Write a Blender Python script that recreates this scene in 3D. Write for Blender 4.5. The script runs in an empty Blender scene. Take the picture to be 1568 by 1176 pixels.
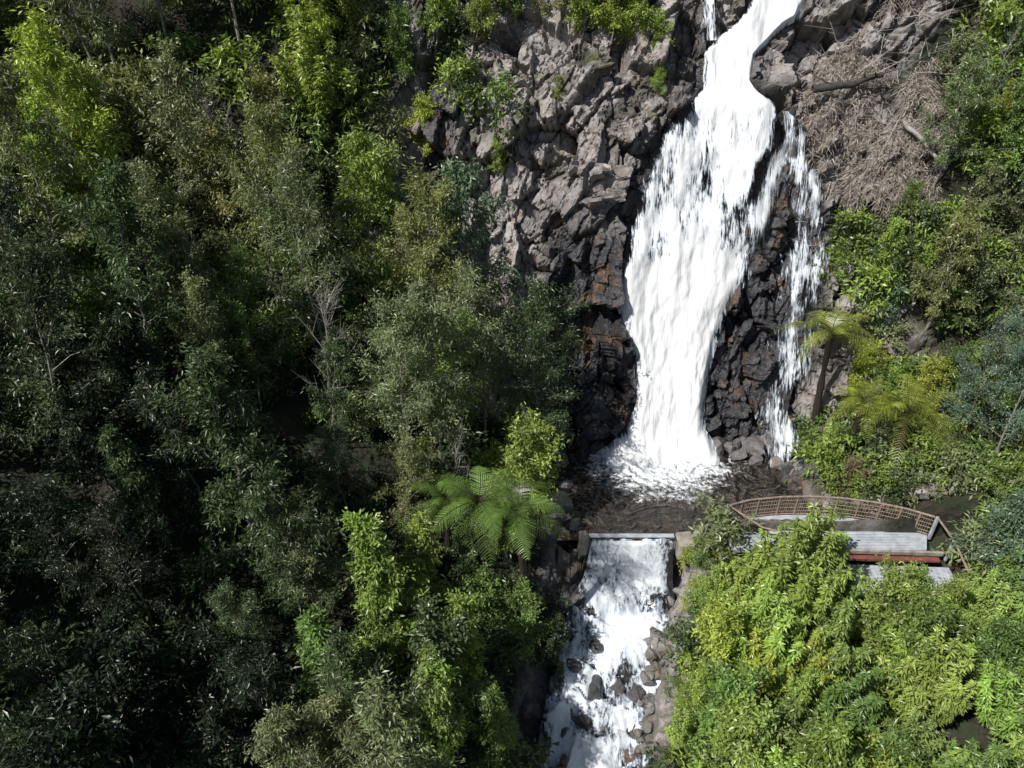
import bpy, math, random
import numpy as np
from mathutils import Vector
rng=np.random.default_rng(7); random.seed(7)
scene=bpy.context.scene
scene.view_settings.view_transform='Standard'
try: scene.view_settings.look='None'
except: pass
scene.view_settings.exposure=0

# ---------------------------------------------------------------- noise
def _h(ix,iy,iz,seed=0):
    n=(ix.astype(np.int64)*374761393+iy.astype(np.int64)*668265263+iz.astype(np.int64)*2147483647+seed*1274126177)&0xffffffff
    n=((n^(n>>13))*1274126177)&0xffffffff
    n=(n^(n>>16))*2246822519&0xffffffff
    n=n^(n>>15)
    return (n&0xffffff)/float(0xffffff)
def noise(p,seed=0):
    f=np.floor(p).astype(np.int64); t=p-f; t=t*t*(3-2*t); r=0
    for dx in (0,1):
        for dy in (0,1):
            for dz in (0,1):
                w=(t[:,0] if dx else 1-t[:,0])*(t[:,1] if dy else 1-t[:,1])*(t[:,2] if dz else 1-t[:,2])
                r=r+w*_h(f[:,0]+dx,f[:,1]+dy,f[:,2]+dz,seed)
    return r*2-1
def fbm(p,oc=4,seed=0):
    r=0;a=.5
    for i in range(oc):
        r=r+a*noise(p*(2**i)+17.3*i,seed+i); a*=.5
    return r
def voro(p,seed=0,box=False):
    f=np.floor(p).astype(np.int64); N=len(p)
    b1=np.full(N,9.);b2=np.full(N,9.);off=np.zeros((N,3));cid=np.zeros((N,3))
    for dx in (-1,0,1):
        for dy in (-1,0,1):
            for dz in (-1,0,1):
                cx,cy,cz=f[:,0]+dx,f[:,1]+dy,f[:,2]+dz
                c=np.stack([cx+_h(cx,cy,cz,seed),cy+_h(cx,cy,cz,seed+1),cz+_h(cx,cy,cz,seed+2)],1)
                dd=p-c
                d=(np.abs(dd).max(1)*.75+np.abs(dd).sum(1)*.25) if box else np.linalg.norm(dd,axis=1)
                m=d<b1
                b2=np.where(m,b1,np.minimum(b2,d))
                b1=np.where(m,d,b1)
                off[m]=dd[m]
                r=np.stack([_h(cx,cy,cz,seed+3),_h(cx,cy,cz,seed+4),_h(cx,cy,cz,seed+5)],1)
                cid[m]=r[m]
    return b1,b2,off,cid
def ss(a,b,x):
    t=np.clip((x-a)/(b-a),0,1); return t*t*(3-2*t)
def P3(x,y,z): return np.stack([x,y,z],1)

# ---------------------------------------------------------------- mesh helper
def build(name,V,F=None,T=None,mats=(),mi=None,mit=None,attrs=None,smooth=False,parent=None,link=True):
    me=bpy.data.meshes.new(name)
    V=np.asarray(V,dtype=np.float32)
    F=np.zeros((0,4),int) if F is None else np.asarray(F)
    T=np.zeros((0,3),int) if T is None else np.asarray(T)
    me.vertices.add(len(V)); me.vertices.foreach_set('co',V.ravel())
    nl=len(F)*4+len(T)*3; me.loops.add(nl)
    me.loops.foreach_set('vertex_index',np.concatenate([F.ravel(),T.ravel()]).astype(np.int32))
    me.polygons.add(len(F)+len(T))
    st=np.concatenate([np.arange(len(F))*4,len(F)*4+np.arange(len(T))*3]).astype(np.int32)
    me.polygons.foreach_set('loop_start',st)
    m=np.concatenate([np.zeros(len(F),int) if mi is None else mi,np.zeros(len(T),int) if mit is None else mit]).astype(np.int32)
    me.polygons.foreach_set('material_index',m)
    me.polygons.foreach_set('use_smooth',np.full(len(m),smooth))
    for k,(ty,d) in (attrs or {}).items():
        a=me.attributes.new(k,ty,'POINT')
        a.data.foreach_set('value' if ty=='FLOAT' else 'vector',np.asarray(d,dtype=np.float32).ravel())
    for mm in mats: me.materials.append(mm)
    me.update(calc_edges=True)
    if not link: return me
    ob=bpy.data.objects.new(name,me); scene.collection.objects.link(ob)
    if parent: ob.parent=parent
    return ob
def empty(name):
    e=bpy.data.objects.new(name,None); scene.collection.objects.link(e); return e

# ---------------------------------------------------------------- materials
def newmat(name):
    m=bpy.data.materials.new(name); m.use_nodes=True; nt=m.node_tree
    for n in list(nt.nodes): nt.nodes.remove(n)
    return m,nt,nt.nodes,nt.links
def N(nt,t,**k):
    n=nt.nodes.new(t)
    for a,b in k.items(): setattr(n,a,b)
    return n
def math_(nt,op,a,b=None,clamp=False):
    n=nt.nodes.new('ShaderNodeMath'); n.operation=op; n.use_clamp=clamp
    for i,v in enumerate((a,b)):
        if v is None: continue
        if isinstance(v,(int,float)): n.inputs[i].default_value=v
        else: nt.links.new(v,n.inputs[i])
    return n.outputs[0]
def mixc(nt,f,a,b,mode='MIX'):
    n=nt.nodes.new('ShaderNodeMix'); n.data_type='RGBA'; n.blend_type=mode
    for s,v in ((n.inputs[0],f),(n.inputs[6],a),(n.inputs[7],b)):
        if isinstance(v,(int,float)): s.default_value=v
        elif isinstance(v,tuple): s.default_value=(*v,1)
        else: nt.links.new(v,s)
    return n.outputs[2]
def noi(nt,vec,scale,detail=4,rough=.6):
    n=nt.nodes.new('ShaderNodeTexNoise'); n.inputs['Scale'].default_value=scale
    n.inputs['Detail'].default_value=detail; n.inputs['Roughness'].default_value=rough
    if vec is not None: nt.links.new(vec,n.inputs['Vector'])
    return n.outputs['Fac']
def rampf(nt,f,a,b):
    n=nt.nodes.new('ShaderNodeMapRange'); n.interpolation_type='SMOOTHSTEP'
    nt.links.new(f,n.inputs[0]); n.inputs[1].default_value=a; n.inputs[2].default_value=b
    return n.outputs[0]
def attr(nt,name,out='Fac'):
    n=nt.nodes.new('ShaderNodeAttribute'); n.attribute_name=name; return n.outputs[out]
def bump(nt,h,s,d=.1):
    n=nt.nodes.new('ShaderNodeBump'); n.inputs['Strength'].default_value=s; n.inputs['Distance'].default_value=d
    nt.links.new(h,n.inputs['Height']); return n.outputs[0]
def geo_pos(nt): return nt.nodes.new('ShaderNodeNewGeometry').outputs['Position']

leaf,nt,nd,lk=newmat('leaf')
oi=N(nt,'ShaderNodeObjectInfo'); lv=attr(nt,'lv')
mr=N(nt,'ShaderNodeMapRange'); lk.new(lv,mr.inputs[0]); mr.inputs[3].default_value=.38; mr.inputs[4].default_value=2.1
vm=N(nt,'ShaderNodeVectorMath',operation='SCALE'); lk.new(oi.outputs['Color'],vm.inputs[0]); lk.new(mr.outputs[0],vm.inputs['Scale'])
df=N(nt,'ShaderNodeBsdfDiffuse'); lk.new(vm.outputs[0],df.inputs['Color'])
gl=N(nt,'ShaderNodeBsdfGlossy'); gl.inputs['Roughness'].default_value=.38; gl.inputs['Color'].default_value=(.97,.97,.9,1)
m0=N(nt,'ShaderNodeMixShader'); m0.inputs[0].default_value=.055; lk.new(df.outputs[0],m0.inputs[1]); lk.new(gl.outputs[0],m0.inputs[2])
tr=N(nt,'ShaderNodeBsdfTranslucent'); lk.new(mixc(nt,1.0,vm.outputs[0],(1.35,1.3,.5),'MULTIPLY'),tr.inputs['Color'])
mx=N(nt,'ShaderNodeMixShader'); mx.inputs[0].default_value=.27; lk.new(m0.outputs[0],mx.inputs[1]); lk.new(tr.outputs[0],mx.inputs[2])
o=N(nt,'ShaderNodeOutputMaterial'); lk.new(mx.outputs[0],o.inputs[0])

def simple(name,c1,c2,scale=3,rough=.8,bs=.3,metal=0):
    m,nt,nd,lk=newmat(name); p=geo_pos(nt); f=noi(nt,p,scale,6)
    b=N(nt,'ShaderNodeBsdfPrincipled'); lk.new(mixc(nt,rampf(nt,f,.3,.7),c1,c2),b.inputs['Base Color'])
    b.inputs['Roughness'].default_value=rough; b.inputs['Metallic'].default_value=metal
    if bs: lk.new(bump(nt,noi(nt,p,scale*6,5),bs,.04),b.inputs['Normal'])
    o=N(nt,'ShaderNodeOutputMaterial'); lk.new(b.outputs[0],o.inputs[0]); return m
bark,nt,nd,lk=newmat('pale_bark'); b=N(nt,'ShaderNodeBsdfDiffuse'); lk.new(mixc(nt,noi(nt,geo_pos(nt),4,1),(.14,.12,.10),(.42,.39,.35)),b.inputs[0]); o=N(nt,'ShaderNodeOutputMaterial'); lk.new(b.outputs[0],o.inputs[0])
fernbark=simple('fern_trunk_fibre',(.02,.014,.009),(.045,.033,.02),12)
deadwood=simple('dead_wood',(.22,.20,.18),(.46,.43,.40),6,.8,0)
darkwood=simple('dark_log',(.03,.028,.027),(.08,.07,.065),5)
rust=simple('weathered_rail_steel',(.20,.14,.11),(.36,.29,.23),9,.7)
steel=simple('galvanised_steel',(.34,.37,.41),(.54,.57,.61),2.5,.5,.1,.1)
redp=simple('red_painted_steel',(.17,.05,.04),(.27,.09,.07),3,.6)
conc=simple('weathered_concrete',(.20,.18,.15),(.40,.37,.32),2.6,.85,.6)
straw,nt,nd,lk=newmat('dry_straw')
b=N(nt,'ShaderNodeBsdfDiffuse'); lk.new(mixc(nt,attr(nt,'lv'),(.17,.145,.12),(.50,.44,.38)),b.inputs[0])
o=N(nt,'ShaderNodeOutputMaterial'); lk.new(b.outputs[0],o.inputs[0])

# terrain: rock / soil
ter,nt,nd,lk=newmat('rock_and_soil')
p=geo_pos(nt); rk=attr(nt,'rock'); wet=attr(nt,'wet'); cell=attr(nt,'cell')
n1=noi(nt,p,.9,4,.65); n2=noi(nt,p,4,5,.7); n3=noi(nt,p,.45,2)
rc=mixc(nt,rampf(nt,n2,.32,.68),(.165,.142,.135),(.44,.40,.38))
rc=mixc(nt,math_(nt,'MULTIPLY',cell,.8),rc,(.50,.465,.445))
rc=mixc(nt,math_(nt,'MULTIPLY',rampf(nt,n1,.52,.65),.45),rc,(.26,.19,.125))
rc=mixc(nt,math_(nt,'MULTIPLY',rampf(nt,n3,.56,.68),.5),rc,(.11,.12,.06))
mpw=N(nt,'ShaderNodeMapping'); lk.new(p,mpw.inputs[0]); mpw.inputs['Scale'].default_value=(1.3,1.3,.25)
seep=rampf(nt,noi(nt,mpw.outputs[0],1,3,.6),.56,.68)
rc=mixc(nt,math_(nt,'MULTIPLY',seep,.6),rc,(.06,.054,.052))
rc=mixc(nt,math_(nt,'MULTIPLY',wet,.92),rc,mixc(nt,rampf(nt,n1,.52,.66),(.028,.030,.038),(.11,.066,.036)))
crk=attr(nt,'joint'); rc=mixc(nt,math_(nt,'MULTIPLY',crk,.7),rc,(.02,.018,.015))
so=mixc(nt,rampf(nt,n2,.35,.65),(.018,.015,.010),(.05,.042,.026))
so=mixc(nt,rampf(nt,n1,.45,.6),so,(.025,.036,.014))
col=mixc(nt,rk,so,rc)
b=N(nt,'ShaderNodeBsdfPrincipled'); lk.new(col,b.inputs['Base Color'])
lk.new(math_(nt,'SUBTRACT',.85,math_(nt,'MULTIPLY',wet,.6)),b.inputs['Roughness'])
lk.new(bump(nt,n2,.9,.14),b.inputs['Normal'])
o=N(nt,'ShaderNodeOutputMaterial'); lk.new(b.outputs[0],o.inputs[0])

# white water
def foam_mat(name,sx,sy,lo,hi,k1,k2,base=(.95,.955,.96)):
    m,nt,nd,lk=newmat(name)
    fl=attr(nt,'flow','Vector'); mp=N(nt,'ShaderNodeMapping'); lk.new(fl,mp.inputs[0]); mp.inputs['Scale'].default_value=(sx,sy,1)
    s1=noi(nt,mp.outputs[0],1,5,.68)
    mp2=N(nt,'ShaderNodeMapping'); lk.new(fl,mp2.inputs[0]); mp2.inputs['Scale'].default_value=(sx*4,sy*4,1); s2=noi(nt,mp2.outputs[0],1,4,.7)
    d=math_(nt,'ADD',attr(nt,'dens'),math_(nt,'ADD',math_(nt,'MULTIPLY',math_(nt,'SUBTRACT',s1,.5),k1),math_(nt,'MULTIPLY',math_(nt,'SUBTRACT',s2,.5),k2)))
    a=rampf(nt,d,lo,hi)
    thick=rampf(nt,d,lo+.05,hi+.4)
    f=N(nt,'ShaderNodeBsdfDiffuse'); lk.new(mixc(nt,thick,(.50,.57,.66),base),f.inputs['Color'])
    lk.new(bump(nt,math_(nt,'ADD',s1,s2),.4,.1),f.inputs['Normal'])
    tl=N(nt,'ShaderNodeBsdfTranslucent'); tl.inputs[0].default_value=(.93,.95,.98,1)
    m2=N(nt,'ShaderNodeMixShader'); m2.inputs[0].default_value=.1; lk.new(f.outputs[0],m2.inputs[1]); lk.new(tl.outputs[0],m2.inputs[2])
    t=N(nt,'ShaderNodeBsdfTransparent'); mx=N(nt,'ShaderNodeMixShader'); lk.new(a,mx.inputs[0]); lk.new(t.outputs[0],mx.inputs[1]); lk.new(m2.outputs[0],mx.inputs[2])
    o=N(nt,'ShaderNodeOutputMaterial'); lk.new(mx.outputs[0],o.inputs[0]); return m
fallmat=foam_mat('falling_white_water',2.6,.45,.2,.7,2.6,1.6)
rapmat=foam_mat('rapids_white_water',1.6,.8,.2,.75,1.9,1.3,(.86,.90,.95))

# pool
pool,nt,nd,lk=newmat('pool_water')
p=geo_pos(nt)
dx=N(nt,'ShaderNodeVectorMath',operation='DISTANCE'); lk.new(p,dx.inputs[0]); dx.inputs[1].default_value=(7.4,31.2,0)
dist=dx.outputs['Value']
wob=noi(nt,p,.5,3)
wv=N(nt,'ShaderNodeMath',operation='SINE'); lk.new(math_(nt,'ADD',math_(nt,'MULTIPLY',dist,9.0),math_(nt,'MULTIPLY',wob,30.0)),wv.inputs[0])
n1=noi(nt,p,3,4,.6); n2=noi(nt,p,1.6,3)
h=math_(nt,'ADD',math_(nt,'MULTIPLY',wv.outputs[0],.35),math_(nt,'MULTIPLY',n1,2.4))
b=N(nt,'ShaderNodeBsdfPrincipled'); b.inputs['IOR'].default_value=1.4
lk.new(bump(nt,h,1.0,.18),b.inputs['Normal'])
fd=math_(nt,'ADD',math_(nt,'MULTIPLY',dist,-.31),math_(nt,'ADD',math_(nt,'MULTIPLY',noi(nt,p,5,5,.75),2.0),math_(nt,'MULTIPLY',n2,1.1)))
fo=rampf(nt,fd,.22,.70)
crest_glint=math_(nt,'MULTIPLY',rampf(nt,h,1.3,1.75),.4)
wc=mixc(nt,rampf(nt,n2,.35,.65),(.020,.017,.015),(.056,.041,.028))
wc=mixc(nt,crest_glint,wc,(.16,.16,.17))  # silvery glints on the ripples put into the water colour
lk.new(mixc(nt,fo,wc,(.90,.93,.96)),b.inputs['Base Color'])
lk.new(math_(nt,'ADD',.2,math_(nt,'MULTIPLY',fo,.5)),b.inputs['Roughness'])
o=N(nt,'ShaderNodeOutputMaterial'); lk.new(b.outputs[0],o.inputs[0])

# ---------------------------------------------------------------- terrain function
def xs(y): return np.interp(y,[0,10,17,20,24,26],[1.5,2.6,3.6,4.5,5.35,5.4])
def bed(y): return np.interp(y,[-60,0,10,17,20,23.5,24.25,24.5,31,200],[-30,-11,-8.2,-5.6,-4.1,-2.7,-2.5,-.9,-.9,-.9])
def smax(a,b,k):
    h=np.clip(k-np.abs(a-b),0,None)/k
    return np.maximum(a,b)+h*h*k*.25
def foot(x):
    return 30.7+np.interp(x,[-40,-20,-8,0,2.5,4.2,5.2,7,10,11.5,13,14.5,17,22,35],[-6,-3,.2,1.2,.4,-.3,.1,.3,.2,-.25,.2,-.1,-1.0,-2.2,-5])
def H(x,y):
    x=np.asarray(x,float);y=np.asarray(y,float)
    shp=x.shape; xr_=x.ravel(); yr_=y.ravel()
    pp=P3(xr_*.18,yr_*.18,yr_*0)
    w=(fbm(pp,3,5)).reshape(shp)
    b=bed(y)
    xl=np.interp(y,[0,24.3,26,40],[0,0,1,1]); xl=(xs(y)-2.7)*(1-xl)+2.0*xl
    r=np.interp(y,[0,24.4,25.6,40],[0,0,1,1]); xr=(xs(y)+1.9)*(1-r)+13.9*r
    dl=np.clip(xl-x,0,None); dr=np.clip(x-xr,0,None)
    steep=np.interp(y,[-20,10,22,34],[1.15,1.1,.5,.3])  # hill added out of view on the left to shade the near forest
    sl=ss(0,1.2,dl)*.9+.5*dl+np.clip(dl-30,0,60)*steep
    pl=np.interp(y,[0,17,24,25.6],[2.8,2.8,2.6,1.25])
    sr=ss(0,1.1,dr)*pl+.06*dr+np.clip(x-np.interp(y,[0,24,28],[17.5,18.5,15]),0,None)*.5
    v=b+sl+sr+w*np.clip(np.maximum(dl,dr)/4,0,1)*1.2
    s=y-foot(x)-w*np.clip(np.abs(x-9)/5-.6,0,1)*1.5
    bk=np.where(s<7.5,2*s,15+(s-7.5)*1.18)
    bk=np.where(bk>50,50+(bk-50)*.25,bk)
    return smax(v,bk,.8)
def h1(x,y): return float(H(np.array([x]),np.array([y]))[0])

ZT=[-.3,0,.9,2.1,3.9,5.1,6.5,8,10.2,12.4,13.6,14.5,15.0,15.5,15.9,16.9,17.6,18.2,19.2,22,27]
XL=[4.5,4.7,6.1,6.6,6.6,6.1,5.5,5.3,5.9,6.6,7.1,8.1,8.8,9.4,9.5,9.55,10.4,11.25,12.0,13.3,15.1]
XR=[10.4,10.1,9.4,9.3,9.6,9.9,10.3,11.3,12.5,13.1,13.3,12.9,12.2,11.4,11.0,11.2,12.2,13.3,13.9,15.3,17]
S2Z=[0,.6,2.7,3.9,6.3,8.6,10.2,11.6,13.7,14.4]
S2X=[13.3,13.4,12.9,13.9,14.0,14.0,14.5,14.0,13.2,12.8]
S2W=[1.2,1.1,1.0,1.4,1.7,1.7,1.2,.8,.8,.7]

def coords(segs):
    out=[]
    for a,b,n in segs: out.append(np.linspace(a,b,n,endpoint=False))
    out.append([segs[-1][1]]); return np.concatenate(out)
gx=coords([(-160,-40,24),(-40,-7,44),(-7,20,340),(20,40,30),(40,160,24)])
gy=coords([(-60,8,30),(8,16,40),(16,29,110),(29,44,330),(44,60,34),(60,220,30)])
X,Y=np.meshgrid(gx,gy); Z=H(X,Y)
Zx=np.gradient(Z,gx,axis=1); Zy=np.gradient(Z,gy,axis=0)
nx,ny,nz=-Zx,-Zy,np.ones_like(Z); L=np.sqrt(nx**2+ny**2+1); nrm=P3((nx/L).ravel(),(ny/L).ravel(),(nz/L).ravel())
x=X.ravel();y=Y.ravel();z=Z.ravel(); pos=P3(x,y,z)
n0=fbm(pos*.3,3,11)
cl=ss(-.9,.1,y-foot(x))*ss(-8,-5,x+n0*4)*(1-ss(18.2,20.5,x+n0*4))*(1-ss(26,32,z))
stc=(1-ss(3.2,4.2,np.abs(x-xs(y)+.1)))*(1-ss(24,26,y))
plr=ss(24,25,y)*ss(.5,2,x)*(1-ss(15.5,17,x+n0*2))*(1-ss(1.5,3.5,z))
rock=np.clip(np.maximum(np.maximum(cl,stc),plr),0,1)
veg=ss(.12,.3,fbm(pos*.5,3,31))*ss(11,15,z+n0*3)
dm=np.maximum(np.maximum(np.interp(z,ZT,XL)-x,x-np.interp(z,ZT,XR)),0)
d2=np.maximum(np.abs(x-np.interp(z,S2Z,S2X))-np.interp(z,S2Z,S2W)/2,0)+np.where(z>14.4,5,0)
onc=ss(-1,0,y-foot(x))
wet=np.clip(np.maximum.reduce([np.exp(-dm/.7),np.exp(-d2/.6)])*1.35*onc,0,1)
wet=np.maximum(wet,1.0*onc*ss(.5,2.5,x)*(1-ss(5.5,7.5,x+n0))*(1-ss(9,12.5,z+n0*2)))  # damp rock left of falls, darkened further to stand in for tree shade
wet=np.maximum(wet,onc*1.0*(1-ss(13.8,15,x))*ss(8,9,x)*(1-ss(12,14,z)))
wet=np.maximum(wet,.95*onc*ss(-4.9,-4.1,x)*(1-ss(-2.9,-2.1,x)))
wet=np.maximum(wet,.7*onc*ss(7.4,8.2,x)*(1-ss(9.6,10.4,x))*ss(14.5,15.5,z))
wet=np.maximum(wet,stc*.85*(1-ss(1.6,2.8,x-xs(y))))
wet=np.maximum(wet,plr*(1-ss(.3,1.2,z)))
wet=np.clip(wet+n0*.4*wet,0,1)
ca,sa=math.cos(.35),math.sin(.35); cb,sb=math.cos(.25),math.sin(.25)
q=np.stack([pos[:,0]*ca-pos[:,1]*sa,pos[:,0]*sa+pos[:,1]*ca,pos[:,2]],1); q=np.stack([q[:,0]*cb-q[:,2]*sb,q[:,1],q[:,0]*sb+q[:,2]*cb],1)
q=q+np.stack([fbm(pos*.5,2,61),fbm(pos*.5,2,62),fbm(pos*.5,2,63)],1)*.5
f1,f2,o1,c1=voro(q*np.array([.48,.42,.22]),1,True)
g1,g2,o2,c2=voro(q*np.array([1.25,1.05,.6]),21,True)
k1,k2,o3,c3=voro(q*np.array([2.9,2.6,1.8]),41,True)
def blk(f1,f2,o,c,tilt,cr): return (c[:,0]-.5)+ (o*(c-.5)).sum(1)*tilt - cr*(1-ss(0,.07,f2-f1))
chan=np.clip(1-np.minimum(dm,d2*1.4)/.5,0,1)*onc
D=1.8*blk(f1,f2,o1,c1,1.0,.15)+.85*blk(g1,g2,o2,c2,.9,.22)+.22*blk(k1,k2,o3,c3,1.0,.3)+fbm(pos*1.2,3,9)*.12
D=D*rock*(1-.7*chan)-chan*.35
plat=ss(8.6,9.6,x)*(1-ss(18.8,20,x))*ss(20.5,21.3,y)*(1-ss(25.2,26,y))
D=D*(1-plat)
streamfix=(1-ss(23.5,26,y)); D=D*(1-.55*streamfix)
deep=ss(24.6,25.2,y)*(1-ss(29,30.4,y-0*x))*ss(2.6,3.6,x)*(1-ss(12.5,13.8,x)); D=D*(1-.85*deep)
D+= (1-rock)*fbm(pos*.8,4,77)*.6*(1-plat)
pos2=pos+nrm*D[:,None]
joint=np.clip(np.maximum(1-ss(0,.05,g2-g1),(1-ss(0,.03,f2-f1))),0,1)*rock*ss(-.2,.2,fbm(pos*.9,2,88)+.1)
ny_,nx_=X.shape
idx=np.arange(nx_*ny_).reshape(ny_,nx_)
F=np.stack([idx[:-1,:-1],idx[:-1,1:],idx[1:,1:],idx[1:,:-1]],-1).reshape(-1,4)
cellc=np.clip(c2[:,1]*.7+c1[:,2]*.6-.3,0,1)
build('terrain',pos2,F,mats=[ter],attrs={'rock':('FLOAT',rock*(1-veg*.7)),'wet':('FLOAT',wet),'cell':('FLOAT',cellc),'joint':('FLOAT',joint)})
def surf(px,py):
    i=np.clip(np.searchsorted(gx,px),0,nx_-1); j=np.clip(np.searchsorted(gy,py),0,ny_-1)
    return pos2[j*nx_+i]

# ---------------------------------------------------------------- pool, falls, rapids
a=np.linspace(-1.5,17,60); c=np.linspace(24.42,33,40)
A,C=np.meshgrid(a,c); ii=np.arange(A.size).reshape(A.shape)
build('pool_water',P3(A.ravel(),C.ravel(),A.ravel()*0),np.stack([ii[:-1,:-1],ii[:-1,1:],ii[1:,1:],ii[1:,:-1]],-1).reshape(-1,4),mats=[pool],smooth=True)

def sheet(name,zz,xl,xr,n_ac,dfun,off,mat,seed,parent=None):
    na=n_ac; nb=len(zz)
    p=np.linspace(0,1,na); Pm,Zm=np.meshgrid(p,zz)
    Xm=xl[:,None]+(xr-xl)[:,None]*Pm
    xx=Xm.ravel(); z_=Zm.ravel()
    s=np.where(z_<15,z_/2,7.5+(z_-15)/1.18); yb=foot(xx)+s
    zt=np.zeros_like(z_)
    k=ss(13.5,16.5,z_); nyy=-.89+.13*k; nzz=.45+.20*k
    st=fbm(P3(xx*1.0,z_*.35,zt),4,seed)*.32+fbm(P3(xx*4,z_*1.4,zt),3,seed+7)*.12
    o_=off+st+.35*fbm(P3(xx*.35,z_*.6,zt),2,seed+3)*ss(5,8,z_)+.45*(1-ss(-.6,1.2,z_))
    edge=np.minimum(Pm,1-Pm).ravel()
    o_=o_*(.5+.5*ss(0,.12,edge))
    V=P3(xx,yb+nyy*o_,z_+nzz*o_)
    dens=dfun(xx,z_,edge,Pm.ravel())
    ii=np.arange(na*nb).reshape(nb,na)
    return build(name,V,np.stack([ii[:-1,:-1],ii[:-1,1:],ii[1:,1:],ii[1:,:-1]],-1).reshape(-1,4),mats=[mat],smooth=True,
        attrs={'dens':('FLOAT',dens),'flow':('FLOAT_VECTOR',P3(xx,z_,zt))},parent=parent)
wf=empty('waterfall')
zz=np.linspace(-1.3,27,430)
def dmain(x,z,e,p):
    up=ss(7.0,9.5,z)*(1-ss(14.6,15.4,z))
    d=.45+1.1*ss(0,.14,e)
    d-=1.2*np.exp(-((x-(11.6+.5*(z-11.8)))/.42)**2-((z-11.8)/1.6)**2)
    d-=.68*up*(.85+fbm(P3(x*1.1,z*.5,x*0),3,63)*1.6)
    d-=.35*ss(.72,.95,p)*ss(5,9,z)*(1-ss(13,15,z))
    d-=.3*(1-ss(.0,.2,p))*ss(7,9,z)*(1-ss(14,15,z))
    d-=.35*(1-ss(-.4,.5,z))
    return d
sheet('main_fall',zz,np.interp(zz,ZT,XL)-.35,np.interp(zz,ZT,XR)+.4,84,dmain,.75,fallmat,3,wf)
zz=np.linspace(-.8,14.6,250); cx=np.interp(zz,S2Z,S2X)+.15*np.sin(zz*2.3); w=np.interp(zz,S2Z,S2W)+.8
def dside(x,z,e,p): return -.02+.55*ss(0,.4,e)+.12*np.sin(z*1.7)-.3*np.exp(-((p-.55)/.15)**2)*ss(3,5,z)*(1-ss(9,11,z))
sheet('side_fall',zz,cx-w/2,cx+w/2,26,dside,1.0,fallmat,13,wf)
zz=np.linspace(17.2,24,80); cx=9.45+0*zz
sheet('upper_side_fall',zz,cx-.4,cx+.4,10,lambda x,z,e,p:.0+.6*ss(0,.4,e),.6,fallmat,33,wf)

# rapids under the weir
yy=np.concatenate([np.linspace(24.46,23.9,30,endpoint=False),np.linspace(23.9,6,300)])
zc=np.interp(yy,[6,10,17,20,23.4,23.9,24.3,24.46],[-9.2,-7.9,-5.15,-3.65,-2.35,-1.9,-.15,.03])
p=np.linspace(-1,1,60); Pm,Ym=np.meshgrid(p,yy); Zm=np.repeat(zc[:,None],60,1)
hw=np.interp(yy,[6,14,17,20,23.4,24.46],[2.7,2.7,2.6,2.6,2.3,1.75])[:,None]
Xm=xs(Ym)-.25*(hw-1.75)+Pm*hw; xx=Xm.ravel(); y_=Ym.ravel(); zt=xx*0
fl=1-ss(22.8,23.6,y_)
stepz=-.45*(((y_*.75+fbm(P3(xx*.5,y_*.3,zt),2,5)*1.4)%1)-.5)
st=(fbm(P3(xx*1.1,y_*.9,zt),4,51)*.9-stepz)*fl+fbm(P3(xx*3,y_*2,Zm.ravel()),3,55)*.16*(1-fl)
V=P3(xx,y_,Zm.ravel()+st)
run=np.concatenate([[0],np.cumsum(np.hypot(np.diff(yy),np.diff(zc)))]); run=np.repeat(run[:,None],60,1).ravel()
dens=.38+.6*ss(0,.3,1-np.abs(Pm.ravel()))+fbm(P3(xx*.6,y_*.6,zt),3,58)*1.2
dens-=.12*fl
ii=np.arange(len(xx)).reshape(Xm.shape)
Fr=np.stack([ii[:-1,:-1],ii[:-1,1:],ii[1:,1:],ii[1:,:-1]],-1).reshape(-1,4)
build('river_rapids',V,Fr,mats=[rapmat],smooth=True,attrs={'dens':('FLOAT',dens),'flow':('FLOAT_VECTOR',P3(xx,run,zt))})
V2=V.copy(); V2[:,2]-=.2
dk=simple('dark_river_water',(.012,.014,.018),(.035,.034,.034),2,.12,.3)
build('river_water',V2,Fr,mats=[dk],smooth=True)

# ---------------------------------------------------------------- boulders
import bmesh
bm=bmesh.new(); bmesh.ops.create_icosphere(bm,subdivisions=4,radius=1)
icoV=np.array([v.co[:] for v in bm.verts]); icoT=np.array([[v.index for v in f.verts] for f in bm.faces]); bm.free()
def boulder_geo(r):
    P=icoV.copy()
    for i in range(16):
        n=r.normal(size=3); n/=np.linalg.norm(n); d=r.uniform(.5,.85)
        e=np.clip(P@n-d,0,None); P-=n*e[:,None]*.95
    P*=1+fbm(P*2.5+r.uniform(0,50),4,3)[:,None]*.1
    P*=r.uniform(.7,1.25,3); a=r.uniform(0,6.28); c,s=math.cos(a),math.sin(a)
    return P@np.array([[c,-s,0],[s,c,0],[0,0,1]])
def boulders(name,items,wetv,r):
    Vs=[];Ts=[];cs=[];n=0
    for (bx,by,bz,sz) in items:
        g=boulder_geo(r)*sz+np.array([bx,by,bz]); Vs.append(g);Ts.append(icoT+n);n+=len(g); cs.append(np.full(len(g),r.uniform(0,1)))
    V=np.concatenate(Vs)
    build(name,V,T=np.concatenate(Ts),mats=[ter],attrs={'rock':('FLOAT',np.ones(n)),'wet':('FLOAT',np.full(n,wetv)),'cell':('FLOAT',np.concatenate(cs)),'joint':('FLOAT',np.zeros(n))})
def wl(y): return float(np.interp(y,[6,10,17,20,23.4,23.9],[-9.2,-7.9,-5.15,-3.65,-2.35,-1.9]))
it=[]
for i in range(95):
    by=rng.uniform(17.3,21.6); u_=rng.uniform(0,1); bx=float(xs(by))+1.15+u_*1.5; it.append((bx,by,max(wl(by)+.05,h1(bx,by))+.1+rng.uniform(0,.3),rng.uniform(.15,.40)))
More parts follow.
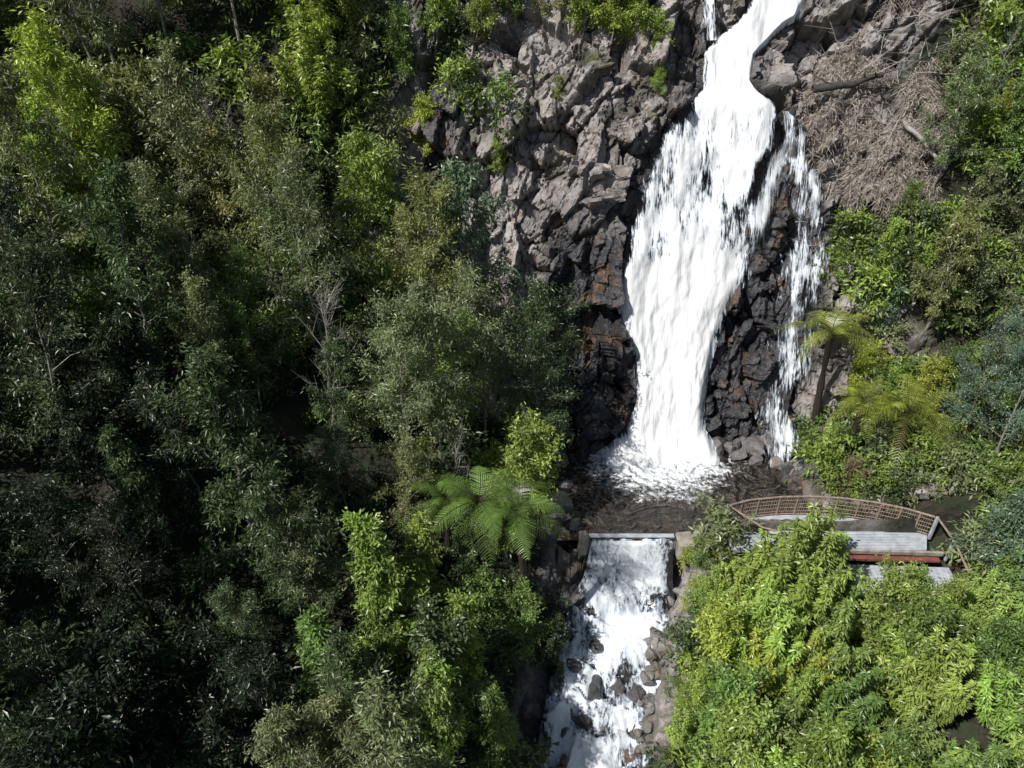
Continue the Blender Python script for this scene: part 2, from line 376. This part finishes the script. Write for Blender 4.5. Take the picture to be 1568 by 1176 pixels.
for i in range(60):
    by=rng.uniform(14,23.8); bx=float(xs(by))+rng.uniform(1.7,3.4); it.append((bx,by,h1(bx,by)+.05,rng.uniform(.15,.45)))
boulders('boulder_pile',it,.4,rng)
it=[]
for i in range(18):
    by=rng.uniform(14,22.5); bx=float(xs(by))+rng.uniform(-2.6,1.6); it.append((bx,by,wl(by)+.02,rng.uniform(.25,.5)))
boulders('river_boulders',it,.95,rng)
it=[]
for i in range(34):
    bx=rng.uniform(10.3,14.6); by=float(foot(bx))-rng.uniform(-.4,.5); it.append((bx,by,rng.uniform(-.05,.6),rng.uniform(.25,.65)))
it+= [(13.9,28.6,.1,.85),(13.2,29.5,.1,.5),(14.5,27.6,.2,.8),(14.3,26.8,.2,.55),(12.2,29.7,0,.4),(2.4,29.9,.1,.6),(2.6,27.9,.0,.55),(2.2,26.5,.1,.7),(2.8,25.3,.0,.45)]
boulders('pool_edge_boulders',it,.6,rng)
it=[(8.3,24.6,-.1,.5),(8.0,23.0,-1.0,.6),(7.9,22.2,-1.6,.6),(7.6,21.4,-2.2,.5)]
for i in range(26):
    bx,by=rng.uniform(13.5,19.8),rng.uniform(25.7,27); it.append((bx,by,h1(bx,by)+.1,rng.uniform(.25,.6)))
boulders('bank_boulders',it,.05,rng)

# ---------------------------------------------------------------- box/tube helpers
def boxes(name,items,mat,parent=None,bev=.012):
    me=bpy.data.meshes.new(name); bm=bmesh.new()
    for (cx,cy,cz,sx,sy,sz,rot) in items:
        r=bmesh.ops.create_cube(bm,size=1); vs=r['verts']
        c,s=math.cos(rot),math.sin(rot)
        for v in vs:
            X_,Y_,Z_=v.co.x*sx,v.co.y*sy,v.co.z*sz; v.co=Vector((cx+X_*c-Y_*s,cy+X_*s+Y_*c,cz+Z_))
    if bev: bmesh.ops.bevel(bm,geom=list(bm.edges),offset=bev,segments=1,affect='EDGES')
    bm.to_mesh(me); bm.free(); me.materials.append(mat)
    ob=bpy.data.objects.new(name,me); scene.collection.objects.link(ob)
    if parent: ob.parent=parent
    return ob
def tube(pts,rad,sides=5):
    pts=np.asarray(pts,float); k=len(pts); rad=np.broadcast_to(rad,(k,))
    t=np.gradient(pts,axis=0); t/=np.linalg.norm(t,axis=1)[:,None]+1e-9
    ref=np.where(np.abs(t[:,2:3])>.9,np.array([[1.,0,0]]),np.array([[0,0,1.]]))
    u=np.cross(t,ref); u/=np.linalg.norm(u,axis=1)[:,None]+1e-9; v=np.cross(t,u)
    an=np.arange(sides)/sides*2*np.pi
    V=pts[:,None,:]+rad[:,None,None]*(np.cos(an)[None,:,None]*u[:,None,:]+np.sin(an)[None,:,None]*v[:,None,:])
    i=np.arange(k*sides).reshape(k,sides); j=np.roll(i,-1,1)
    return V.reshape(-1,3),np.stack([i[:-1],j[:-1],j[1:],i[1:]],-1).reshape(-1,4)
class Acc:
    def __init__(s): s.V=[];s.F=[];s.n=0
    def add(s,V,F): s.V.append(V); s.F.append(F+s.n); s.n+=len(V)
    def get(s): return np.concatenate(s.V),np.concatenate(s.F)

weir=empty('concrete_weir')
boxes('weir_wall',[(5.35,24.62,-.75,4.0,.3,1.48,0)],conc,weir,.03)
boxes('weir_crest_plank',[(5.35,24.66,.045,3.8,.22,.08,0)],steel,weir,.01)
boxes('weir_abutment',[(7.75,24.5,-.42,.8,.9,1.1,.1),(3.2,24.6,-.35,.45,.7,1.1,0)],conc,weir,.12)
boxes('retaining_wall',[(8.6,23.9,-.45,1.4,.5,1.1,.5)],conc,None,.1)

vp=empty('viewing_platform')
arc=np.array([(9.5,24.9),(10.5,25.25),(12,25.45),(13.2,25.48),(14.6,25.38),(16,25.1),(17.2,24.7),(18.2,24.2)])
tt=np.linspace(0,7,44); ar=np.stack([np.interp(tt,range(8),arc[:,0]),np.interp(tt,range(8),arc[:,1])],1)
DZ=.55
A_=Acc()
for hgt,rr in ((1.12,.05),(.9,.018),(.68,.018),(.46,.018),(.24,.018),(.08,.03)):
    V,F=tube(np.column_stack([ar,np.full(len(ar),DZ+hgt)]),rr,6); A_.add(V,F)
V,F=A_.get(); build('rails',V,F,mats=[rust],smooth=True,parent=vp)
A_=Acc()
for i in range(0,44,4):
    V,F=tube([(ar[i,0],ar[i,1],DZ-.3),(ar[i,0],ar[i,1],DZ+1.14)],.045,6); A_.add(V,F)
V,F=A_.get(); build('posts',V,F,mats=[rust],parent=vp)
A_=Acc()
for i in range(43):
    for q_ in (0,.5):
        c=ar[i]*(1-q_)+ar[i+1]*q_; V,F=tube([(c[0],c[1],DZ+.08),(c[0],c[1],DZ+1.1)],.010,4); A_.add(V,F)
V,F=A_.get(); build('balusters',V,F,mats=[rust],parent=vp)
nb=44; back=np.column_stack([ar[:,0]*.96+.35,np.full(nb,23.35)])
Vt=[];Fq=[]
for i in range(nb):
    for (q_,zz_) in ((ar[i],DZ),(back[i],DZ),(back[i],DZ-.16),(ar[i],DZ-.16)): Vt.append((q_[0],q_[1],zz_))
for i in range(nb-1):
    a0,b0=i*4,(i+1)*4
    for k in range(4): Fq.append((a0+k,a0+(k+1)%4,b0+(k+1)%4,b0+k))
build('deck',Vt,np.array(Fq),mats=[steel],parent=vp)
boxes('deck_ribs',[(13.6+.06*i,23.45+.16*i,DZ+.02,7.6-.2*i,.05,.035,0) for i in range(9)],steel,vp,.004)
boxes('kerb_beam',[(15.5,23.2,DZ+.04,5.8,.12,.22,-.04)],conc,vp,.02)
boxes('red_kerb',[(15.9,22.98,.42,4.6,.22,.14,-.04)],redp,vp,.02)
boxes('lower_deck',[(15.4,21.9,.2,6.2,1.7,.12,-.04)],steel,vp,.01)
boxes('lower_deck_ribs',[(15.4-2.9+.2*i,21.9-.04*(-2.9+.2*i),.275,.06,1.65,.03,-.04) for i in range(30)],steel,vp,.004)
boxes('corner_posts',[(9.5,24.9,1.05,.12,.12,1.3,0),(18.3,24.15,1.05,.12,.12,1.3,0),(18.45,22.9,1.0,.1,.1,1.2,0)],steel,vp,.01)
V,F=tube([(18.3,24.15,1.67),(18.45,22.9,1.6),(18.3,21.2,1.5)],.045,6); build('end_rail',V,F,mats=[rust],parent=vp)
V,F=tube([(9.5,24.9,1.67),(10.6,23.6,1.67),(12.2,22.9,1.67)],.045,6); build('near_rail',V,F,mats=[rust],parent=vp)
boxes('footings',[(10.6+1.4*i,24.6,-.2,.3,.3,1.2,0) for i in range(6)],conc,vp,.02)

# ---------------------------------------------------------------- plants
def leaves_geo(P,Ax,L,W,up,r,lv,tipdrop=.15):
    n=len(P); Ax=Ax/(np.linalg.norm(Ax,axis=1)[:,None]+1e-9)
    ref=np.array([0,0,1.])*up+r.normal(size=(n,3))*.8
    w=np.cross(Ax,ref); w/=np.linalg.norm(w,axis=1)[:,None]+1e-9
    L=(L*r.uniform(.6,1.3,n))[:,None]; W=(W*r.uniform(.7,1.2,n))[:,None]
    tip=P+Ax*L; tip[:,2]-=L[:,0]*tipdrop
    mid=P+Ax*L*.42
    V=np.stack([P,mid+w*W*.5,tip,mid-w*W*.5],1).reshape(-1,3)
    F=np.arange(n*4).reshape(n,4)
    return V,F,np.repeat(lv,4)
RAW={}
def finish(name,A_,LV,bk=None):
    V,F=A_.get(); n=len(V); Vs=[V];Fs=[F];ls=[np.full(n,.5)]; mi=[np.zeros(len(F),int)]
    for v,f,l in LV:
        Vs.append(v);Fs.append(f+n);ls.append(l);mi.append(np.ones(len(f),int)); n+=len(v)
    V=np.concatenate(Vs);F=np.concatenate(Fs);mi=np.concatenate(mi);l=np.concatenate(ls)
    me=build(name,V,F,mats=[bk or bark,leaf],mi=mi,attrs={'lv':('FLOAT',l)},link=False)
    RAW[me.name]=(V,F,mi,l)
    return me
def tree_mesh(name,seed,Ht,R,crown0,nl,ntw,lpt,LL,LW,droop,up=1.0,sig=.12,limb_up=.5,trunk=.1,prof='round',twl=.8):
    r=np.random.default_rng(seed); A_=Acc(); LV=[]
    k=9; zt=np.linspace(0,Ht,k); wx=np.cumsum(r.normal(0,.11*Ht/9,k)); wy=np.cumsum(r.normal(0,.11*Ht/9,k)); wx-=wx[0];wy-=wy[0]
    tp=np.column_stack([wx,wy,zt]); A_.add(*tube(tp,np.linspace(trunk,trunk*.15,k),6))
    LP=[];LA=[];LLV=[]
    for i in range(nl):
        f=crown0+(1-crown0)*((i+.5)/nl); g=(f-crown0)/(1-crown0)
        if prof=='round': pr=math.sqrt(max(.05,1-(abs(g-.42)/.62)**2.2))
        elif prof=='cone': pr=.18+.9*(1-g)**.8
        else: pr=.45+.6*g
        pr*=r.uniform(.5,1.25)
        az=i*2.399+r.normal(0,.4); el=limb_up+g*.55+r.normal(0,.18); ln=R*pr
        st=np.array([np.interp(f*Ht,zt,wx),np.interp(f*Ht,zt,wy),f*Ht])
        d=np.array([math.cos(az)*math.cos(el),math.sin(az)*math.cos(el),math.sin(el)])
        s=np.linspace(0,1,4)[:,None]; pts=st+d*ln*s+np.array([0,0,-1])*(s**2)*ln*.25*droop+r.normal(0,.05*ln,(4,3))*s
        A_.add(*tube(pts,np.linspace(trunk*.3,trunk*.08,4),3))
        lvl=r.uniform(0,1)
        for j in range(ntw):
            q=r.uniform(.22,1.0); b0=np.array([np.interp(q,s[:,0],pts[:,c]) for c in range(3)])
            td=d+r.normal(0,.75,3)+np.array([0,0,.15-.35*droop]); td/=np.linalg.norm(td); tl=r.uniform(.35,1.0)*twl*(.5+.5*pr)
            tw=np.array([b0,b0+td*tl+np.array([0,0,-.25*droop*tl])]); A_.add(*tube(tw,[trunk*.08,trunk*.03],3))
            n=int(lpt*r.uniform(.5,1.4)); q=r.uniform(.1,1.05,n)[:,None]
            pp=b0+td*tl*q+np.array([0,0,-.25*droop*tl])*q**2+r.normal(0,sig,(n,3))
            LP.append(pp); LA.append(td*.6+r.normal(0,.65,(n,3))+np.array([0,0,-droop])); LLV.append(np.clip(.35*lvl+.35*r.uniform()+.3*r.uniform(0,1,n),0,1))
    if LP and lpt:
        LV.append(leaves_geo(np.concatenate(LP),np.concatenate(LA),LL,LW,up,r,np.concatenate(LLV)))
        return finish(name,A_,LV)
    V,F=A_.get(); return build(name,V,F,mats=[deadwood],link=False)
def spire_mesh(name,seed,Ht,R,ns,lps,LL,LW):
    r=np.random.default_rng(seed); A_=Acc(); LP=[];LA=[];LLV=[]
    for i in range(ns):
        az=r.uniform(0,6.28); rr=R*math.sqrt(r.uniform(.0,1)); hh=Ht*(1-.45*(rr/R)**2)*r.uniform(.65,1.1)
        s=np.linspace(0,1,7)[:,None]; out=np.array([math.cos(az),math.sin(az),0])
        pts=out*rr*(s**.6)+np.array([0,0,1.])*hh*s+r.normal(0,.06,(7,3))*s
        A_.add(*tube(pts,np.linspace(.035,.006,7),3)); lvl=r.uniform()
        n=int(lps*r.uniform(.8,1.2)); q=1-r.uniform(0,.75,n)**1.1
        pp=np.stack([np.interp(q,s[:,0],pts[:,c]) for c in range(3)],1)
        a=r.uniform(0,6.28,n); spread=.06+.34*(1-q)*r.uniform(.2,1.2,n)
        dirv=np.stack([np.cos(a),np.sin(a),r.uniform(-.2,.6,n)],1)
        pp=pp+dirv*spread[:,None]*r.uniform(0,1.2,n)[:,None]
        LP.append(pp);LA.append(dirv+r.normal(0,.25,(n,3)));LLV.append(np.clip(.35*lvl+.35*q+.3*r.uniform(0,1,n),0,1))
    return finish(name,A_,[leaves_geo(np.concatenate(LP),np.concatenate(LA),LL,LW,1.4,r,np.concatenate(LLV),.3)])
def fern_mesh(name,seed,trunk_h,nf=16,FL=2.5):
    r=np.random.default_rng(seed); A_=Acc()
    s=np.linspace(0,1,8); lean=r.normal(0,.1,2)
    tp=np.column_stack([lean[0]*s**2,lean[1]*s**2,trunk_h*s]); A_.add(*tube(tp,np.linspace(.17,.12,8)*(1+.1*r.normal(size=8)),9))
    top=tp[-1]; Vs=[];Fs=[];ls=[];n=0
    for i in range(nf):
        az=i/nf*6.283+r.normal(0,.14); lay=i%3; L=FL*r.uniform(.75,1.12)*(1-.1*lay); el=.28+.34*lay+r.normal(0,.08)
        K=28; t=np.linspace(0,1,K); hx=L*t*math.cos(el)*(1-.08*t**2); hz=L*(math.sin(el)*t-(.42+.25*r.uniform())*t**2.1)
        o_=np.array([math.cos(az),math.sin(az),0]); pts=top+o_*hx[:,None]+np.array([0,0,1.])*hz[:,None]+np.cross(o_,[0,0,1.])*(r.normal(0,.12)*L*t**2)[:,None]
        A_.add(*tube(pts,np.linspace(.022,.004,K),3))
        tan=np.gradient(pts,axis=0); tan/=np.linalg.norm(tan,axis=1)[:,None]
        side=np.cross(o_,[0,0,1.]); lv0=r.uniform(.1,.75)
        for k in range(3,K):
            pl=.46*FL/2.5*max(0,math.sin(t[k]**.8*math.pi*.93+.12))**.7
            pl=max(.05,pl)
            for sg in (-1,1):
                d=side*sg+tan[k]*.55+r.normal(0,.06,3); d/=np.linalg.norm(d)
                m=7; qq=(np.arange(m)+.5)/m
                c=pts[k]+d*pl*qq[:,None]+np.array([0,0,-1.])*(pl*(.25+.2*r.uniform())*qq**1.7)[:,None]
                wv=.024*FL/2.5*(1-qq**1.6*.8); hl=pl/m*.55
                e=tan[k]
                a0=c-d*hl; a1=c+e*wv[:,None]+d*hl*.4; a2=c+d*hl; a3=c-e*wv[:,None]+d*hl*.4
                Vs.append(np.stack([a0,a1,a2,a3],1).reshape(-1,3)); Fs.append(np.arange(m*4).reshape(m,4)+n); n+=m*4
                ls.append(np.full(m*4,np.clip(lv0+r.normal(0,.12),0,1)))
    return finish(name,A_,[(np.concatenate(Vs),np.concatenate(Fs),np.concatenate(ls))],fernbark)

EU=[tree_mesh('eucalyptus%d'%i,100+i,9,1.9,.3,26,9,30,.22,.065,.4,1.1,.13,.5,.08,'round') for i in range(3)]
WA=[tree_mesh('wattle%d'%i,200+i,8,2.1,.28,26,9,38,.16,.047,.1,1.5,.12,.4,.06,'round',twl=.9) for i in range(3)]
BU=[tree_mesh('bush%d'%i,300+i,4.2,1.7,.1,22,8,32,.19,.075,.15,1.3,.12,.6,.05,'round') for i in range(3)]
CO=[tree_mesh('cone%d'%i,400+i,7,1.5,.12,36,8,30,.21,.075,.35,1.0,.11,.45,.07,'cone') for i in range(2)]
SP=[spire_mesh('spire%d'%i,500+i,5.0,1.5,30,230,.22,.08) for i in range(3)]
LO=[tree_mesh('low%d'%i,600+i,1.1,1.1,.02,12,5,18,.20,.07,.1,1.4,.12,.3,.02,'round',twl=.5) for i in range(3)]
BA=[tree_mesh('bare%d'%i,700+i,6,1.5,.2,22,10,0,.1,.1,-.2,1,.1,.75,.06,'round',twl=.8) for i in range(2)]
FE=[fern_mesh('treefern%d'%i,800+i,h,16,2.7) for i,h in enumerate((4.5,3.2,2.0))]
HT={}
for l,h in ((EU,9.4),(WA,8.4),(BU,4.6),(CO,7.3),(SP,5.3),(LO,1.3),(BA,6.2)):
    for m in l: HT[m.name]=h

def put(name,me,x,y,s=1,col=(.06,.1,.03),parent=None,z=None,sz=None,rot=None,tilt=.06):
    ob=bpy.data.objects.new(name,me); scene.collection.objects.link(ob)
    zz=h1(x,y)-.15 if z is None else z
    ob.location=(x,y,zz); ob.scale=(s,s,s*(sz or 1)); ob.rotation_euler=(random.gauss(0,tilt),random.gauss(0,tilt),random.uniform(0,6.28) if rot is None else rot)
    ob.color=(*col,1)
    if parent: ob.parent=parent
    return ob
GREY=(.16,.19,.09); DARK=(.06,.09,.036); MID=(.125,.195,.05); BRI=(.20,.275,.06); YEL=(.27,.31,.055); BLUE=(.12,.175,.12); DEEP_SHADE=(.020,.034,.016); BROWN=(.17,.13,.09); OLIV=(.20,.22,.08)
def vary(c,a=.2):
    k=random.uniform(1-a,1+a); return tuple(v*k*random.uniform(.93,1.07) for v in c)

forest=empty('forest'); under=empty('undergrowth')
occ=[]
def free(x,y,d):
    for a,b,e in occ:
        if (a-x)**2+(b-y)**2<(d+e)**2: return False
    return True
def reg(x,y,e=0): occ.append((x,y,e))
named=[('eucalyptus_tree',CO[0],-4.4,18.4,1.05,BRI),('eucalyptus_tree',CO[1],-6.2,16.2,.95,MID),('eucalyptus_tree',CO[1],-2.6,15.3,.95,BRI),
 ('eucalyptus_tree',CO[0],-3.4,20.0,.85,BRI),('eucalyptus_tree',CO[1],-1.8,18.1,.85,BRI),('eucalyptus_tree',CO[1],-.4,16.4,.75,MID),('shrub',BU[1],.4,24.9,1.1,BRI),('shrub',SP[0],-.6,23.9,.8,MID),('shrub',BU[2],-1.2,20.2,.85,MID),('shrub',BU[1],.5,20.1,.85,MID),('shrub',BU[0],1.5,20.6,.6,DARK),
 ('eucalyptus_tree',EU[0],-10,21,1.0,DARK),('wattle_tree',WA[0],-8,28,1.25,GREY),('wattle_tree',WA[1],-4,30,1.3,OLIV),('wattle_tree',WA[2],-1.2,28.2,1.15,GREY),
 ('wattle_tree',WA[1],-11.5,31,1.2,OLIV),('eucalyptus_tree',EU[2],-1.0,32.3,1.3,BLUE),('eucalyptus_tree',EU[1],-6.5,33.5,1.1,BRI),('wattle_tree',WA[0],1.2,30.4,1.15,DARK),('wattle_tree',WA[2],.9,27.6,1.0,DARK),
 ('wattle_tree',WA[1],20.6,25.0,.95,BLUE),('wattle_tree',WA[2],20.2,27.2,.75,BLUE),('wattle_tree',WA[0],21.8,23.0,.95,BLUE)]
for nm,me,px,py,s,c in named:
    put(nm,me,px,py,s,vary(c,.1)); reg(px,py)
for fx,fy,cz,k,s in ((-1.2,21.5,5.2,0,1.1),(.5,21.3,4.9,0,1.0),(-2.6,22.4,4.6,1,.85),(15.0,30.6,7.0,0,1.1),(17.7,27.4,4.8,1,1.15),(16.0,28.6,4.6,2,.9)):
    hgt=(4.5,3.2,2.0)[k]*s
    put('tree_fern',FE[k],fx,fy,s,(.14,.23,.05) if fx<5 else (.24,.28,.045),z=max(cz-hgt,h1(fx,fy)-2.5),tilt=.03); reg(fx,fy,.5 if fx>5 else 0)
put('bare_tree',BA[0],-2.3,23.8,.9); put('bare_tree',BA[1],-7.5,25.5,1.2); put('bare_tree',BA[0],-3,31,1.3)
cnt=0
BAKE={}
def seen(px,py,z0,ht):
    D=.819*py+.574*(25.6-z0-ht/2)
    if D<2: return False
    U=.574*py+.819*(z0+ht-25.6); Ub=.574*py+.819*(z0-25.6)
    return -.76*D-2<px<.72*D+1 and U/D>-.55 and Ub/D<.54
def scatter(x0,x1,y0,y1,step,fn,par,cull=True,tilt=.06,bake=False):
    global cnt
    yv=y0
    while yv<y1:
        xv=x0
        while xv<x1:
            px=xv+random.uniform(-.45,.45)*step; py=yv+random.uniform(-.45,.45)*step
            r=fn(px,py)
            if r:
                me,s,c=r; z0=h1(px,py)
                if (not cull) or seen(px,py,z0,HT[me.name]*s):
                    if bake: BAKE.setdefault(c,[]).append((me.name,px,py,z0-.1,s,random.uniform(0,6.28)))
                    else: put(me.name,me,px,py,s,vary(c),parent=par,z=z0-.15,tilt=tilt); cnt+=1
            xv+=step
        yv+=step
def nz(px,py,sc,seed): return float(fbm(np.array([[px*sc,py*sc,0.]]),2,seed)[0])
def left(px,py):
    if not free(px,py,1.4): return
    if py<24.5 and px>float(xs(py))-4.1: return
    if py>=24.5 and px>.4: return
    if py>34.5 and px>-6.5: return
    t=nz(px,py,.16,1); u=random.random()
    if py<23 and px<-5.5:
        c=random.choice([DARK,DEEP_SHADE,DEEP_SHADE,DARK,DEEP_SHADE] if px<-7.5 else [DARK,DARK,MID,GREY])  # bottom-left shade put into the leaf colour by picking darker greens
    elif py<26.5: c=random.choice([DARK,GREY,MID,OLIV] if px>-12 else [DARK,DEEP_SHADE,GREY])
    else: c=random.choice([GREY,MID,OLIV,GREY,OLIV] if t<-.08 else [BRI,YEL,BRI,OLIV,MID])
    if py>35: return random.choice(BU+[WA[0],EU[0],SP[0]]),random.uniform(.7,1.15),c
    if u<.36: return random.choice(EU),random.uniform(.6,1.15),c
    if u<.66: return random.choice(WA),random.uniform(.6,1.15),c
    if u<.80: return random.choice(CO),random.uniform(.7,1.1),c
    if u<.86 and py>24: return random.choice(BA),random.uniform(.9,1.5),c
    return random.choice(BU),random.uniform(.9,1.4),c
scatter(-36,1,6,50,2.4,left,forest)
def hmax(px,py):
    k=px/py
    if .58<k<.86: return 26.1-1.16*py
    if .385<k<.50: return 25.9-1.06*py
    return 25.6-.90*py
def right(px,py):
    if not free(px,py,1.0): return
    if py<21.6:
        if px<float(xs(py))+3.1: return
        me=random.choice(SP+SP+BU+[CO[0]]); s=random.uniform(.8,1.15)
        if py>12:
            lim=(hmax(px,py)-h1(px,py))/HT[me.name]
            if lim<.25: return
            s=min(s,lim)
        return me,s,random.choice([BRI,BRI,MID,BRI,YEL])
    if py<25.8 and px<20: return
    if py<34 and px<15.6: return
    if px<16.3 and py<27: return
    if py>=33 and px<18.4+np.clip(py-33,0,5)*.75+nz(px,py,.3,4)*1.5: return
    if py>36: return random.choice(BU+[CO[1],BA[0],BU[0]]),random.uniform(.35,.65),random.choice([OLIV,MID,GREY,BROWN,BRI])
    return random.choice(SP+BU+BU+[CO[1],EU[1]]),random.uniform(.5,.8),random.choice([BRI,BRI,YEL,MID,OLIV,GREY,BLUE])
scatter(6,32,8,48,1.7,right,forest)
for px,py,s,me,c in ((11.2,20.8,1.2,SP[1],BRI),(12.0,21.5,1.2,SP[2],BRI),(10.0,21.0,.7,SP[0],BRI),(9.4,22.0,.4,BU[0],BRI),(8.4,21.4,.5,SP[1],BRI),(7.9,20.2,.5,BU[1],BRI),(7.6,18.9,.55,SP[1],BRI),(7.1,17.6,.55,BU[2],BRI),(6.6,16.4,.5,SP[2],BRI),(7.0,18.1,.3,BU[0],MID),(7.6,20.9,.25,BU[1],MID),(8.9,23.3,.2,BU[0],YEL),(12.9,21.0,.9,SP[0],MID),(19.6,22.4,.9,BU[2],BLUE),(20.6,21.2,.9,CO[0],BLUE),(19.4,26.6,.4,BU[1],GREY),
  (3.4,40.4,.75,BU[0],BRI),(4.8,40.3,.8,BU[1],YEL),(6.0,40.2,.7,BU[2],BRI),(7.0,39.9,.45,BU[0],BRI),(5.4,41.6,.9,SP[0],BRI),(-4.4,38.0,.6,BU[2],YEL),(2.8,43.5,1.1,EU[0],MID),(8.2,43.5,.9,BU[2],BRI),
  (-1.8,41.0,.65,BU[1],BRI),(0.2,41.8,.8,BU[0],MID),(-3.4,40.6,.7,BU[2],BRI),(-5.2,39.6,.7,BU[0],MID),(1.6,41.2,.6,BU[1],OLIV),(7.0,38.9,.28,BU[2],BRI),(2.2,38.6,.25,BU[1],OLIV),(-.6,37.4,.35,BU[0],BRI),(3.8,39.0,.22,BU[1],OLIV),
  (15.4,29.0,.5,BU[2],BRI),(14.9,28.0,.6,SP[0],BRI),(14.6,29.6,.45,BU[0],MID),(16.8,31.3,.7,BU[0],YEL),(17.8,30.0,.7,SP[1],BRI),(15.5,27.2,.45,BU[0],BROWN),(16.5,26.8,.35,BU[1],BROWN),(17.4,33.0,.7,BU[0],DARK),(18.6,34.4,.45,BU[2],MID)):
    put('shrub',me,px,py,s,vary(c,.12))
def low(px,py):
    if py<24.5 and abs(px-float(xs(py))+.1)<3.1: return
    if 24.3<=py<31 and 1.4<px<14.8: return
    if 9<px<19.5 and 21<py<25.8: return
    if py>=30.5 and 1<px<15.5 and py<39.5: return
    if py>=30.5 and -5<px<17 and nz(px,py,.5,31)<.1: return
    if py>35 and 13<px<20.3: return
    return random.choice(LO),random.uniform(.9,1.8),random.choice([DARK,MID,GREY,BRI] if py>25 or px>5 else [DARK,DEEP_SHADE,DARK])
scatter(-24,15.5,12,48,2.0,low,under,bake=True)
scatter(15.5,28,21,46,1.25,low,under,bake=True)
def bank(px,py):
    d=px-float(xs(py))
    if 2.5<d<4.2: return random.choice(LO),random.uniform(.35,.8),random.choice([BRI,MID,YEL])
scatter(5.5,9.5,14,24,.7,bank,under,bake=True)
def edge_(px,py): return random.choice(LO),random.uniform(.3,.7),random.choice([MID,OLIV,BROWN,GREY])
scatter(15.0,21,25.9,27.8,.8,edge_,under,bake=True)
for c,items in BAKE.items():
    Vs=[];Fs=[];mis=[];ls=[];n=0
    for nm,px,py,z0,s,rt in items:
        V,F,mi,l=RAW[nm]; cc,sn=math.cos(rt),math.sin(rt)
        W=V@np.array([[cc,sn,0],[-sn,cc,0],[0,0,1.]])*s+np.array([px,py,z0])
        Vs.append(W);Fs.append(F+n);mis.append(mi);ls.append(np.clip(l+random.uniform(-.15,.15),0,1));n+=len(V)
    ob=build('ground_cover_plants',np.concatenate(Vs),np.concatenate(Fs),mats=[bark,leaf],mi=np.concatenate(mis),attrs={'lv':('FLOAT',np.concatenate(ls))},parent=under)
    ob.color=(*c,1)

# dry grass and debris on the right of the falls
r=rng; n=60000
gx_=r.uniform(13.0,22,n); gy_=r.uniform(34.0,44,n)
m=(fbm(P3(gx_*.45,gy_*.45,gx_*0),3,91)>-.12)&((gy_>36.6)|(gx_>15.6))&(gx_>13.4+(gy_-38)*.75)&(gx_>13.9)
gx_=gx_[m];gy_=gy_[m];n=len(gx_)
P=surf(gx_,gy_)+r.normal(0,.07,(n,3))+np.stack([np.zeros(n),np.zeros(n),r.uniform(0,.25,n)],1)
Ax=np.stack([r.normal(-.1,1.0,n),r.normal(-.4,.7,n),r.normal(-.3,.6,n)],1)
V,F,l=leaves_geo(P,Ax,.42,.035,1.0,r,r.uniform(0,1,n),.3)
build('dry_grass',V,F,mats=[straw],attrs={'lv':('FLOAT',l)})
def log(name,pts,r0,r1,mat,br=0,par=None):
    A_=Acc(); pts=np.array(pts,float); s=np.linspace(0,1,9); q=np.linspace(0,1,len(pts))
    pp=np.column_stack([np.interp(s,q,pts[:,c]) for c in range(3)])+rng.normal(0,r0*.3,(9,3)); A_.add(*tube(pp,np.linspace(r0,r1,9),7))
    for i in range(br):
        b0=pp[rng.integers(2,8)]; d=rng.normal(0,1,3); d[2]=abs(d[2])*.6; A_.add(*tube([b0,b0+d*.35,b0+d*.8],[r0*.35,r0*.2,r0*.08],4))
    if par is not None: par.add(*A_.get()); return
    V,F=A_.get(); build(name,V,F,mats=[mat],smooth=True)
def sz_(px,py): return float(surf(px,py)[2])
zl=max(sz_(14.4,38),sz_(15.6,38.1),sz_(16.6,38.3))+.15
log('fallen_log',[(14.0,37.4,zl-.25),(15.6,37.6,zl),(17.2,38.0,zl+.3)],.2,.12,darkwood,5)
za=sz_(18.2,36.4)+.4; zb=sz_(19.9,35.0)+.3
log('fallen_log',[(18.0,36.3,za+.3),(18.9,35.7,(za+zb)/2+.3),(19.9,35.0,zb)],.13,.07,deadwood,5)
FB=Acc()
for i in range(150):
    px=rng.uniform(14.2,20.5);py=rng.uniform(34.8,41.5);d=rng.normal(0,.9,2)
    p0=surf(px,py); p1=surf(px+d[0],py+d[1]*.5)
    log('b',[(p0[0],p0[1],p0[2]+.2),(p1[0],p1[1],p1[2]+.25)],.035,.012,deadwood,3,FB)
V,F=FB.get(); build('fallen_branches',V,F,mats=[deadwood])

# ---------------------------------------------------------------- light, sky, camera
sd=Vector((-.52,-.34,.78)).normalized()
sun=bpy.data.lights.new('sun','SUN'); sun.energy=5.0; sun.angle=math.radians(.5); sun.color=(1,.97,.92)
so=bpy.data.objects.new('sun',sun); scene.collection.objects.link(so); so.rotation_euler=sd.to_track_quat('Z','Y').to_euler(); so.location=(-30,0,60)
w=bpy.data.worlds.new('World'); scene.world=w; w.use_nodes=True; nt=w.node_tree
sk=nt.nodes.new('ShaderNodeTexSky'); sk.sky_type='NISHITA'; sk.sun_disc=False; sk.sun_elevation=math.asin(sd.z); sk.sun_rotation=math.atan2(sd.x,sd.y)
bg=nt.nodes['Background']; nt.links.new(sk.outputs[0],bg.inputs[0]); bg.inputs[1].default_value=.065
cam=bpy.data.cameras.new('camera'); cam.sensor_width=36; cam.lens=18/math.tan(math.radians(33.3)); cam.clip_end=600
co=bpy.data.objects.new('camera',cam); scene.collection.objects.link(co); co.location=(0,0,25.6); co.rotation_euler=(math.radians(55),0,0)
scene.camera=co
print('objects',len(bpy.data.objects),'scattered',cnt)
